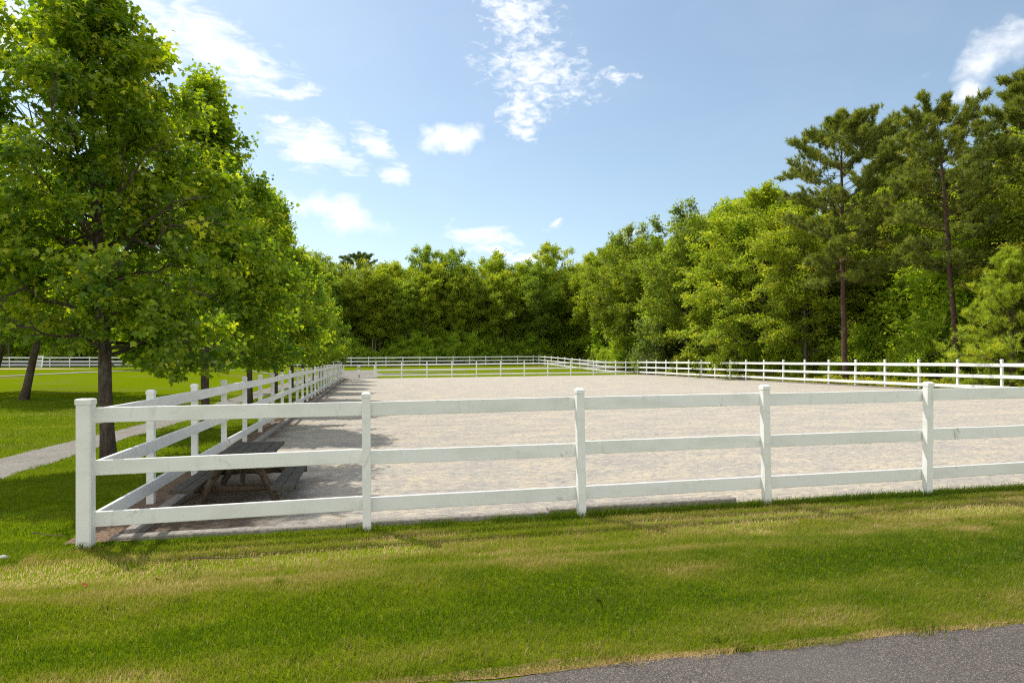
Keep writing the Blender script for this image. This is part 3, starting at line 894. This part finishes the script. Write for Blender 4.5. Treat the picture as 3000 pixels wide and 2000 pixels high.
# pines
PROF_P = [(0, 0.55), (0.12, 0.75), (0.35, 1.0), (0.6, 0.97), (0.8, 0.78), (0.92, 0.50), (1, 0.15)]
PK_ = dict(nn=28, tufts=6, nlen=0.31, nw=0.045, n2=9)
PINES = [grow_pine(41, 17.6, 6.6, 3.9, PROF_P, n1=64, bend=(-0.2, 0), **PK_),
         grow_pine(42, 18.2, 7.4, 4.1, PROF_P, n1=64, bend=(-1.5, 0.2), **PK_),
         grow_pine(43, 17.0, 6.6, 3.7, PROF_P, n1=60, bend=(0.3, 0.2), **PK_)]
GP = 'tall pines rising above the right woods'
for px, Y, k, s, rz, lb in [
        (1942, 44.2, 0, 1.02, 0.0, 'tall pine with a straight reddish trunk, left of the leaning pine'),
        (2200, 37.5, 1, 0.885, 0.0, 'tall pine with a trunk leaning left, near the right edge'),
        (2385, 38.0, 2, 1.06, 2.0, 'tall dark pine cut off by the right edge'),
        (2035, 55.0, 2, 1.24, 4.0, 'dark pine standing behind and between the two tall pine trunks'),
        (2105, 52.0, 0, 1.0, 1.0, 'dark pine just left of the leaning pine, its trunk hidden by leaves'),
        (2275, 47.0, 1, 0.95, 3.6, 'dark pine between the leaning pine and the right edge'),
        (1745, 70.0, 0, 1.06, 2.5, 'small distant pine top showing above the broad light green tree')]:
    x, y = at(px, Y); plant('pine_tree', lb, 'tree', GP, PINES[k], x, y, s, rz, (1.62, 1.5, 1.05))
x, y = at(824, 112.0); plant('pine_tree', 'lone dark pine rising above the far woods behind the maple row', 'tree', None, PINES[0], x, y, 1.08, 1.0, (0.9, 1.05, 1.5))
WP = grow_pine(51, 7.4, 0.4, 3.1, [(0, 0.95), (0.2, 1.0), (0.5, 0.72), (0.8, 0.36), (1, 0.08)], n1=70, n2=8, tufts=6, nn=24, nlen=0.22, nw=0.026, tr=0.09, el=(0, 55), upt=0.45, dead=0, whorl=5)
x, y = at(2325, 33.0); plant('young_pine', 'bushy bright green young pine behind the right fence', 'tree', None, WP, x, y, 0.97, 0.4, (3.0, 2.8, 0.95))

# shrubs
GS = 'shrubs under the edge of the woods'
for px, Y, k, s, rz, c, lb in [
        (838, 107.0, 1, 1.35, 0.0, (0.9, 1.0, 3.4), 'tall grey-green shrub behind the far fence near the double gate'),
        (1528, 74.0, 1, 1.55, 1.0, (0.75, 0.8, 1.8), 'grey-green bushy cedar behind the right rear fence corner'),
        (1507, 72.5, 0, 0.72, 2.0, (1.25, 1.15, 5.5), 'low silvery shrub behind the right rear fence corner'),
        (1572, 67.0, 0, 0.62, 3.0, (1.35, 1.2, 0.9), 'low yellow-green bush left of the broad light green tree')]:
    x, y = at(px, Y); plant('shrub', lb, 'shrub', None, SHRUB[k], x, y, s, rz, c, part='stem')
for i in range(34):
    u = -12 + 1.32 * i + rr.normal(0, 0.3); w = W_B + 3.0 + rr.uniform(0, 2.0)
    x, y = xy(u, w)
    plant('shrub', 'dark green shrub in the shade at the foot of the far woods', 'shrub', 'shrubs at the foot of the far woods', SHRUB[i % 2], x, y, rr.uniform(0.5, 1.15), rr.uniform(0, 6.28), (1.5, 1.65, 1.4), part='stem')
for i in range(30):
    w = 8 + 2.75 * i + rr.normal(0, 0.4); u = U_R + 3.6 + rr.uniform(0, 2.2)
    x, y = xy(u, w)
    plant('shrub', 'dark green shrub in the shade behind the right fence', 'shrub', 'shrubs behind the right fence', SHRUB[i % 2], x, y, rr.uniform(0.4, 0.85), rr.uniform(0, 6.28), (1.5, 1.55, 1.3), part='stem')

# young understorey trees fill the woods between the tall trunks
for ri in range(4):
    for u in np.arange(-66, 36, 4.6):
        uu, ww = u + rr.normal(0, 0.8), W_B + 9 + 7.0 * ri + rr.normal(0, 1.2)
        x, y = xy(uu, ww)
        left = uu < -14
        plant('understorey_tree', 'bushy young tree between the trunks behind the distant left field fence' if left else 'bushy young tree in the shade between the trunks of the far woods', 'tree',
              'young trees behind the left field fence' if left else 'young trees between the trunks of the far woods', SHRUB[int(rr.integers(0, 2))], x, y, rr.uniform(1.4, 2.2), rr.uniform(0, 6.28), (1.6, 1.7, 1.3))
for ri in range(4):
    for w in np.arange(6, W_B + 22, 4.8):
        uu, ww = U_R + 8.5 + 6.5 * ri + rr.normal(0, 0.8), w + rr.normal(0, 1.0)
        x, y = xy(uu, ww)
        plant('understorey_tree', 'bushy young tree in the shade between the trunks of the right woods', 'tree', 'young trees between the trunks of the right woods',
              SHRUB[int(rr.integers(0, 2))], x, y, rr.uniform(1.4, 2.2), rr.uniform(0, 6.28), (1.6, 1.7, 1.3))

# single trees on the left lawn
LAWN_T = grow(61, 11.0, 3.0, 3.8, PROF_O, n1=44, n2=7, n3=4, nl=24, el=(0, 55), tr=0.17, leaf=0.20, tmpl='oak', mat='maple', bark='bark', tw=0.8, spread=0.2, gap=0.25, lean=(2.3, 0.3))
for px, Y, s, rz, lb in [(55, 31.0, 1.0, 0.0, 'lawn tree with a thick trunk leaning right, left of the nearest maple'),
                         (-24, 36.0, 1.05, 0.6, 'lawn tree whose dark trunk stands at the left edge'),
                         (330, 70.0, 0.95, 2.0, 'small distant lawn tree seen between the maple trunks')]:
    x, y = at(px, Y); plant('lawn_tree', lb, 'tree', 'single trees on the left lawn', LAWN_T, x, y, s, rz, (1, 1, 1))

# ------------------------------------------------------------------ grass and undergrowth
gr = np.random.default_rng(9)


def dry_light_tint(u, w):
    """0 lush .. 1 straw, over the verge and lawn, with crest light and shade painted in"""
    n = fbm(u * 0.9, w * 2.2, 3, 4); n2 = fbm(u * 2.6 + 40, w * 6.0, 8, 3); n3 = fbm(u * 0.35 + 9, w * 0.9, 21, 3)
    d = 0.30 + 1.0 * (n - 0.5) + 0.5 * (n2 - 0.5)
    d = d + 0.33 * np.exp(-((w + 0.78) / 0.46) ** 2) * (w < 0)
    d = d + 0.17 * np.exp(-((w + 1.62) / 0.26) ** 2)  # sunward side of the crest: its light painted into the blade tint
    d = d - 0.17 * np.exp(-((w + 2.42) / 0.40) ** 2)  # road side of the crest: its shade painted into the blade tint
    q = w - road_edge(u)
    d = d + 0.16 * np.exp(-((q - 0.35) / 0.22) ** 2) + 0.38 * np.exp(-((q + 0.02) / 0.055) ** 2)
    d = d + 0.30 * np.exp(-((u - 0.3) / 1.8) ** 2 - ((w + 0.85) / 0.55) ** 2)
    pt = sstep(0.60, 0.72, fbm(u * 1.3 + 7, w * 3.4, 33, 3)) * np.exp(-((w + 0.85) / 0.45) ** 2)
    d = d + 0.38 * pt
    lush = (w > -0.08) | ((u < -0.4) & (w > -0.5))
    d = np.where(lush, 0.16 + 0.5 * (n - 0.5) + 0.25 * (n3 - 0.5), d)
    return np.clip(d, 0.02, 1)


def blades(u, w, h, wd, base_t, name_seed):
    r = np.random.default_rng(name_seed)
    N = len(u)
    x, y = xy(u, w); z = terrain(u, w)
    az = r.uniform(0, 2 * PI, N)
    lean = r.uniform(0.15, 0.75, N)
    # combed by the mower and the wind, towards the road
    lx = np.cos(az) * lean + 0.22 * SHADOW[0] + 0.1; ly = np.sin(az) * lean + 0.25 * SHADOW[1]
    fa = r.uniform(0, 2 * PI, N); sx, sy = np.cos(fa), np.sin(fa)
    b = np.stack([x, y, z], 1)
    s = np.stack([sx, sy, np.zeros(N)], 1) * (wd / 2)[:, None]
    m = b + np.stack([lx * 0.32 * h, ly * 0.32 * h, 0.55 * h], 1)
    tp = b + np.stack([lx * 0.95 * h, ly * 0.95 * h, h * (1.0 - 0.25 * lean)], 1)
    V = np.stack([b - s, b + s, m + s * 0.75, m - s * 0.75, tp], 1).reshape(-1, 3)
    L = np.array([0, 1, 2, 3, 3, 2, 4]); C = np.array([4, 3])
    loops = (np.arange(N)[:, None] * 5 + L[None]).ravel()
    return V, loops, np.tile(C, N), np.repeat(np.clip(base_t + r.normal(0, 0.10, N) + (r.random(N) < 0.05) * 0.3, 0, 1), 2)


def on_path(u, w):
    rag = 0.09 * (fbm(u * 5, w * 5, 61, 2) - 0.5) * 2
    near = np.interp(w, [0, 5, 10, 14, 20, 30, 50], [-2.82, -2.95, -2.97, -2.87, -2.77, -2.67, -2.62])
    far = np.interp(w, [0, 5, 10, 14, 20, 30, 50], [-4.18, -4.18, -4.0, -3.7, -3.7, -3.9, -3.95])
    return (u < near + rag) & (u > far + rag) & (w > -6)


parts = []
def scatter(n, u0, u1, w0, w1, hh, ww, keep=None, seed=1):
    u = gr.uniform(u0, u1, n); w = gr.uniform(w0, w1, n)
    x, y = xy(u, w)
    ok = (y > 2.4) & (np.abs(x / np.maximum(y, 0.1)) < 1.05)
    rag = 0.05 * (fbm(u * 6, w * 0, 5, 3) - 0.5) * 2
    ok &= w > road_edge(u) - 0.02 + rag
    ok &= ~((u > 0.0) & (u < U_R) & (w > 0.13 + 0.1 * (fbm(u * 3, w * 0 + 3, 6, 2) - 0.5)) & (w < W_F - 0.1))
    ok &= ~((u > -0.3) & (u < 0.4) & (w > 0.15))
    ok &= ~on_path(u, w)
    if keep is not None: ok &= keep(u, w)
    u, w = u[ok], w[ok]
    d = dry_light_tint(u, w)
    k = len(u)
    h = hh * gr.uniform(0.6, 1.25, k) * (1 + 0.35 * (fbm(u * 3, w * 3, 12, 2) - 0.5))
    wd = ww * gr.uniform(0.7, 1.3, k)
    tall = (np.abs(w - 0.0) < 0.10) & (u > 4.4 - 1.6 * vnoise(u * 2, u * 0, 4))
    h = np.where(tall, h * gr.uniform(1.2, 2.3, k), h); d = np.where(tall, d * 0.35 + 0.04, d)
    thin = gr.random(k) < np.where(d > 0.75, 0.45, 1.0)
    parts.append(blades(u[thin], w[thin], h[thin], wd[thin], d[thin], seed))


scatter(480000, -6.0, 14.5, -4.0, -1.6, 0.045, 0.0038, seed=1)
scatter(195000, -6.0, 14.5, -1.6, 0.32, 0.043, 0.0048, seed=2)
scatter(90000, -7.5, 0.2, -0.5, 6.0, 0.048, 0.0062, seed=3)
scatter(90000, -14, 0.0, 6.0, 16.0, 0.055, 0.010, seed=4)
scatter(60000, -22, 0.0, 16.0, 30.0, 0.065, 0.018, seed=5)
scatter(7000, 4.9, 14, -0.1, 0.14, 0.055, 0.0055, seed=6)
# longer tufts and weeds the mower missed
tu, tw_, th, tt = [], [], [], []
for k in range(150):
    cu, cw = gr.uniform(-3, 12.5), gr.uniform(-3.6, -0.1)
    if k < 24: cu, cw = gr.choice([2.78, 5.26, 7.71, 10.12, 0.0]) + gr.normal(0, 0.07), gr.normal(-0.04, 0.06)
    elif k < 60: cw = float(road_edge(cu)) + gr.uniform(0.0, 0.25)
    elif k < 66: cu, cw = 1.0 + gr.normal(0, 0.25), -1.15 + gr.normal(0, 0.2)
    m = int(gr.integers(25, 70)); rad = gr.uniform(0.02, 0.07)
    tu.append(cu + gr.normal(0, rad, m)); tw_.append(cw + gr.normal(0, rad, m)); th.append(gr.uniform(0.05, 0.115 if k < 66 else 0.08) * gr.uniform(0.5, 1.1, m)); tt.append(np.full(m, gr.uniform(0.08, 0.5)))
tu, tw_, th, tt = map(np.concatenate, (tu, tw_, th, tt))
ok = tw_ < 0.12
parts.append(blades(tu[ok], tw_[ok], th[ok], 0.0055 * gr.uniform(0.7, 1.3, ok.sum()), tt[ok], 11))
# dry stalks scattered through the turf
m = 5000
tu, tw_ = gr.uniform(-4, 12.6, m), gr.uniform(-3.5, -0.2, m)
parts.append(blades(tu, tw_, 0.062 * gr.uniform(0.6, 1.2, m), np.full(m, 0.0028), np.full(m, 0.80), 12))
Vs, Ls, Cs, Ts, n0 = [], [], [], [], 0
for V, L, Cc, T in parts:
    Vs.append(V); Ls.append(L + n0); Cs.append(Cc); Ts.append(T); n0 += len(V)
go = bpy.data.objects.new('grass', mesh_np('grass', np.concatenate(Vs), np.concatenate(Ls), np.concatenate(Cs), M['grass'], False, {'tint': np.concatenate(Ts)}))
link(go); go['kind'] = 'stuff'; go.color = (1, 1, 1, 1); tag(go, 'short mown grass, green with straw-coloured patches', 'grass')

# yellow-green ground cover under the right fence
N = 42000
u = U_R + 0.5 + gr.gamma(1.6, 1.3, N); w = gr.uniform(4, 62, N)
hgt = 0.10 + 0.75 * fbm(u * 0.8, w * 0.8, 51, 3) ** 1.5
x, y = xy(u, w)
pos = np.stack([x, y, terrain(u, w) + hgt * gr.uniform(0.15, 1.0, N)], 1)
me = leaf_mesh('undergrowth', pos, gr.normal(0, 1, (N, 3)) * np.array([1, 1, 0.4]), np.array([0, 0, 1.0]) + gr.normal(0, 0.5, (N, 3)), 0.15 * gr.uniform(0.6, 1.3, N),
               0.62 + 0.9 * (fbm(u, w, 71, 3) - 0.5) + gr.normal(0, 0.15, N), QUAD_T, QUAD_F, M['oak'])
uo = link(bpy.data.objects.new('undergrowth', me)); uo['kind'] = 'stuff'; uo.color = (1.25, 1.1, 0.8, 1)
tag(uo, 'yellow-green ground cover along the outside of the right fence', 'undergrowth')


# ------------------------------------------------------------------ small things lying on the verge
def gpt(px, py):
    Y = H_EYE * 1500 / (py - 827)
    return (px - 1176) / 1500 * Y, Y


def leaf_thing(px, py, sz, mat, rz, label, lift=0.045):
    x, y = gpt(px, py); u, w = uw(x, y)
    V = [np.array([sz * a, sz * b * 0.8, sz * c]) for a, b, c in MAPLE_T]
    V = [v + np.array([0, 0, 0.9 * abs(v[1]) + 0.35 * abs(v[0] - sz * 0.4)]) for v in V]
    V2 = [v + np.array([0, 0, -0.0012]) for v in V]
    F = list(MAPLE_F) + [tuple(i + 13 for i in f[::-1]) for f in MAPLE_F]
    b = MB(); b.add(V + V2, F)
    o = b.build('fallen_leaf', mat, None, (x, y, float(terrain(u, w)) + lift)); o.rotation_euler = (0.5, 0.3, rz)
    tag(o, label, 'leaf', 'fallen leaves on the verge')


leaf_thing(1370, 1405, 0.085, M['dead'], 1.3, 'curled brown dead leaf standing in the green verge near the road')
leaf_thing(188, 1358, 0.05, M['orange'], 0.4, 'small orange fallen leaf in the verge below the thick corner post')
leaf_thing(361, 1349, 0.05, M['dead'], 2.2, 'small red-brown fallen leaf right of the orange one')


def stick(p, q, bend, label):
    a, b = gpt(*p), gpt(*q)
    pts = []
    for i in range(9):
        t = i / 8; x, y = a[0] + (b[0] - a[0]) * t, a[1] + (b[1] - a[1]) * t
        uu, ww = uw(x, y); pts.append(np.array([x, y + bend * math.sin(t * 3.1), float(terrain(uu, ww)) + 0.05 + 0.008 * math.sin(t * 9)]))
    o0 = pts[0]
    o = MB().tube([q_ - o0 for q_ in pts], np.linspace(0.006, 0.003, 9), 6).build('fallen_stick', M['twig'], None, o0)
    tag(o, label, 'stick', 'thin sticks lying on the grass')


stick((432, 1293), (600, 1289), 0.02, 'long thin stick lying on the brownish verge grass right of the corner post')
stick((70, 1235), (150, 1243), 0.02, 'thin stick lying on the grass left of the thick corner post')
x, y = gpt(2, 1284); uu, ww = uw(x, y)
b = MB(); r9 = np.random.default_rng(3)
ring = []
for k, (rad, z) in enumerate([(0.04, 0.0), (0.052, 0.015), (0.042, 0.03), (0.02, 0.038)]):
    for i in range(9):
        a = i / 9 * 2 * PI; q = rad * r9.uniform(0.85, 1.15); ring.append((q * math.cos(a) * 1.4, q * math.sin(a), z + r9.normal(0, 0.004)))
F = [(k * 9 + i, k * 9 + (i + 1) % 9, (k + 1) * 9 + (i + 1) % 9, (k + 1) * 9 + i) for k in range(3) for i in range(9)] + [tuple(range(27, 36)), tuple(range(8, -1, -1))]
b.add(ring, F); o = b.build('stone', M['stone'], None, (x, y, float(terrain(uu, ww)) + 0.0), smooth=True)
tag(o, 'pale stone in the grass at the left edge below the corner post', 'stone')

# ------------------------------------------------------------------ sky, sun, camera
sun_dir = np.array([-SHADOW[0], -SHADOW[1], 1.0]); sun_dir /= np.linalg.norm(sun_dir)
elev = math.asin(sun_dir[2]); azim = math.atan2(sun_dir[0], sun_dir[1])
sd = bpy.data.lights.new('sun', 'SUN'); sd.energy = 3.4; sd.angle = math.radians(0.5); sd.color = (1.0, 0.955, 0.88)
so = link(bpy.data.objects.new('sun', sd)); so.location = (-40, 30, 60)
from mathutils import Vector
so.rotation_euler = Vector(-sun_dir).to_track_quat('-Z', 'Y').to_euler()

wd = bpy.data.worlds.new('World'); scene.world = wd; wd.use_nodes = True
t = NT(wd.node_tree); wd.node_tree.nodes.clear()
sky = t.new('ShaderNodeTexSky', sky_type='NISHITA'); sky.sun_disc = False
sky.sun_elevation = elev; sky.sun_rotation = azim; sky.air_density = 1.0; sky.dust_density = 1.2; sky.ozone_density = 0.6
dirv = t.new('ShaderNodeTexCoord').outputs['Generated']
sp = t.new('ShaderNodeSeparateXYZ'); t.put(sp.inputs[0], dirv)
az = t.math('ARCTAN2', sp.outputs[0], sp.outputs[1]); el = t.math('ARCSINE', sp.outputs[2])
cb = t.new('ShaderNodeCombineXYZ'); t.put(cb.inputs[0], az); t.put(cb.inputs[1], el)
ae = cb.outputs[0]
wn = t.new('ShaderNodeTexNoise'); t.put(wn.inputs['Vector'], ae); wn.inputs['Scale'].default_value = 13; wn.inputs['Detail'].default_value = 5; wn.inputs['Roughness'].default_value = 0.6
wv = t.new('ShaderNodeVectorMath', operation='MULTIPLY_ADD'); t.put(wv.inputs[0], wn.outputs['Color']); wv.inputs[1].default_value = (0.11, 0.06, 0); wv.inputs[2].default_value = (-0.055, -0.03, 0)
wa = t.new('ShaderNodeVectorMath', operation='ADD'); t.put(wa.inputs[0], ae); t.put(wa.inputs[1], wv.outputs[0])
aw = wa.outputs[0]


def blob(px, py, rx, ry, ang=0.0):
    """falloff 1..0 of an elliptical cloud patch, given in azimuth / elevation"""
    X, Z = (px - 1176) / 1500, (827 - py) / 1500
    a = math.atan2(X, 1.0); e = math.atan2(Z, math.hypot(X, 1))
    k = 1 / (1 + X * X)
    v = t.mapping(aw, loc=(a, e, 0), rot=(0, 0, math.radians(ang)), scale=(rx / 1500 * k, ry / 1500 * math.sqrt(k), 1), vt='TEXTURE')
    L = t.new('ShaderNodeVectorMath', operation='LENGTH'); t.put(L.inputs[0], v)
    return t.maprange(L.outputs['Value'], 1.0, 0.0, 0.0, 1.0, False)


def union(bs):
    o = bs[0]
    for q in bs[1:]: o = t.math('MAXIMUM', o, q)
    return o


n_soft = t.noise(t.mapping(ae, scale=(1, 1.5, 1)), 11, 9, 0.62, 0.3)
n_wisp = t.noise(t.mapping(ae, rot=(0, 0, 0.25), scale=(0.8, 3.0, 1)), 22, 8, 0.68, 0.7)
n_mack = t.noise(t.mapping(ae, rot=(0, 0, 0.45), scale=(1.0, 2.1, 1)), 50, 6, 0.62, 0.5)
b_soft = union([blob(540, 118, 150, 48, -24), blob(1035, 312, 135, 46, 4), blob(768, 487, 185, 56, -14), blob(2250, 130, 190, 85, 8), blob(2215, 195, 80, 60, 0),
                blob(20, 60, 190, 190, 0), blob(300, 110, 160, 60, -15), blob(1210, 592, 70, 22, 8), blob(1270, 512, 50, 20, 30)])
b_wisp = union([blob(720, 330, 170, 62, -22), blob(860, 330, 110, 40, -40), blob(660, 215, 130, 20, 2), blob(480, 105, 320, 95, -18), blob(1110, 545, 110, 40, -14), blob(590, 185, 70, 14, -8),
                blob(640, 268, 60, 9, -6), blob(1440, 535, 50, 10, 8), blob(910, 400, 60, 26, 0), blob(1130, 585, 90, 16, -12)])
b_mack = union([blob(1230, 165, 210, 95, -12), blob(1195, 40, 140, 85, -25), blob(1200, 250, 75, 85, -15), blob(1425, 168, 70, 18, -6), blob(1190, 310, 60, 40, 0)])
c1 = t.maprange(t.math('ADD', t.math('MULTIPLY', b_soft, 0.62), t.math('MULTIPLY', n_soft, 1.15)), 0.66, 1.26, 0, 0.97)
c2 = t.maprange(t.math('ADD', t.math('MULTIPLY', b_wisp, 0.55), t.math('MULTIPLY', n_wisp, 1.15)), 0.57, 1.20, 0, 0.85)
c3 = t.maprange(t.math('ADD', t.math('MULTIPLY', b_mack, 0.5), t.math('MULTIPLY', n_mack, 1.1)), 0.61, 1.14, 0, 0.78)
veil = t.maprange(t.noise(t.mapping(ae, scale=(1, 2.2, 1)), 3.2, 6, 0.6, 0.5), 0.40, 0.85, 0.045, 0.11)
# unseen bright broken cloud, added behind the camera to raise the fill light
fill_cloud = t.math('MULTIPLY', t.maprange(sp.outputs[1], 0.12, -0.25, 0, 1), t.maprange(t.noise(dirv, 2.6, 6, 0.6, 0.3), 0.36, 0.55, 0.15, 1.0))
# cut each class to its own patches
c1 = t.math('MULTIPLY', c1, t.maprange(b_soft, 0.0, 0.25)); c2 = t.math('MULTIPLY', c2, t.maprange(b_wisp, 0.0, 0.3)); c3 = t.math('MULTIPLY', c3, t.maprange(b_mack, 0.0, 0.3))
cl = t.math('MAXIMUM', t.math('MAXIMUM', c1, c2), t.math('MAXIMUM', c3, veil), True)
cl = t.math('MAXIMUM', cl, fill_cloud, True)
skyc = t.mix(1.0, sky.outputs[0], (1.0, 1.045, 0.985), 'MULTIPLY')
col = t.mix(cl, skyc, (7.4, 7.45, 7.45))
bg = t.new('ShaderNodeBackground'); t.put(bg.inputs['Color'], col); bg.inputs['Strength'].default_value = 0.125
t.k.new(bg.outputs[0], t.new('ShaderNodeOutputWorld').inputs[0])

cam = bpy.data.cameras.new('camera'); cam.sensor_width = 36; cam.lens = 1500 / 2352 * 36; cam.shift_y = 43 / 2352
cam.clip_end = 6000; cam.clip_start = 0.1
co = link(bpy.data.objects.new('camera', cam)); co.location = (0, 0, H_EYE); co.rotation_euler = (PI / 2, 0, 0)
scene.camera = co

scene.render.engine = 'CYCLES'
cy = scene.cycles
cy.max_bounces = 9; cy.diffuse_bounces = 7; cy.glossy_bounces = 2; cy.transmission_bounces = 7; cy.transparent_max_bounces = 4
cy.sample_clamp_indirect = 6; cy.caustics_reflective = False; cy.caustics_refractive = False
cy.use_denoising = False; cy.filter_width = 1.15
vs = scene.view_settings
vs.view_transform = 'Standard'; vs.look = 'None'; vs.gamma = 1.0; vs.exposure = 0.45
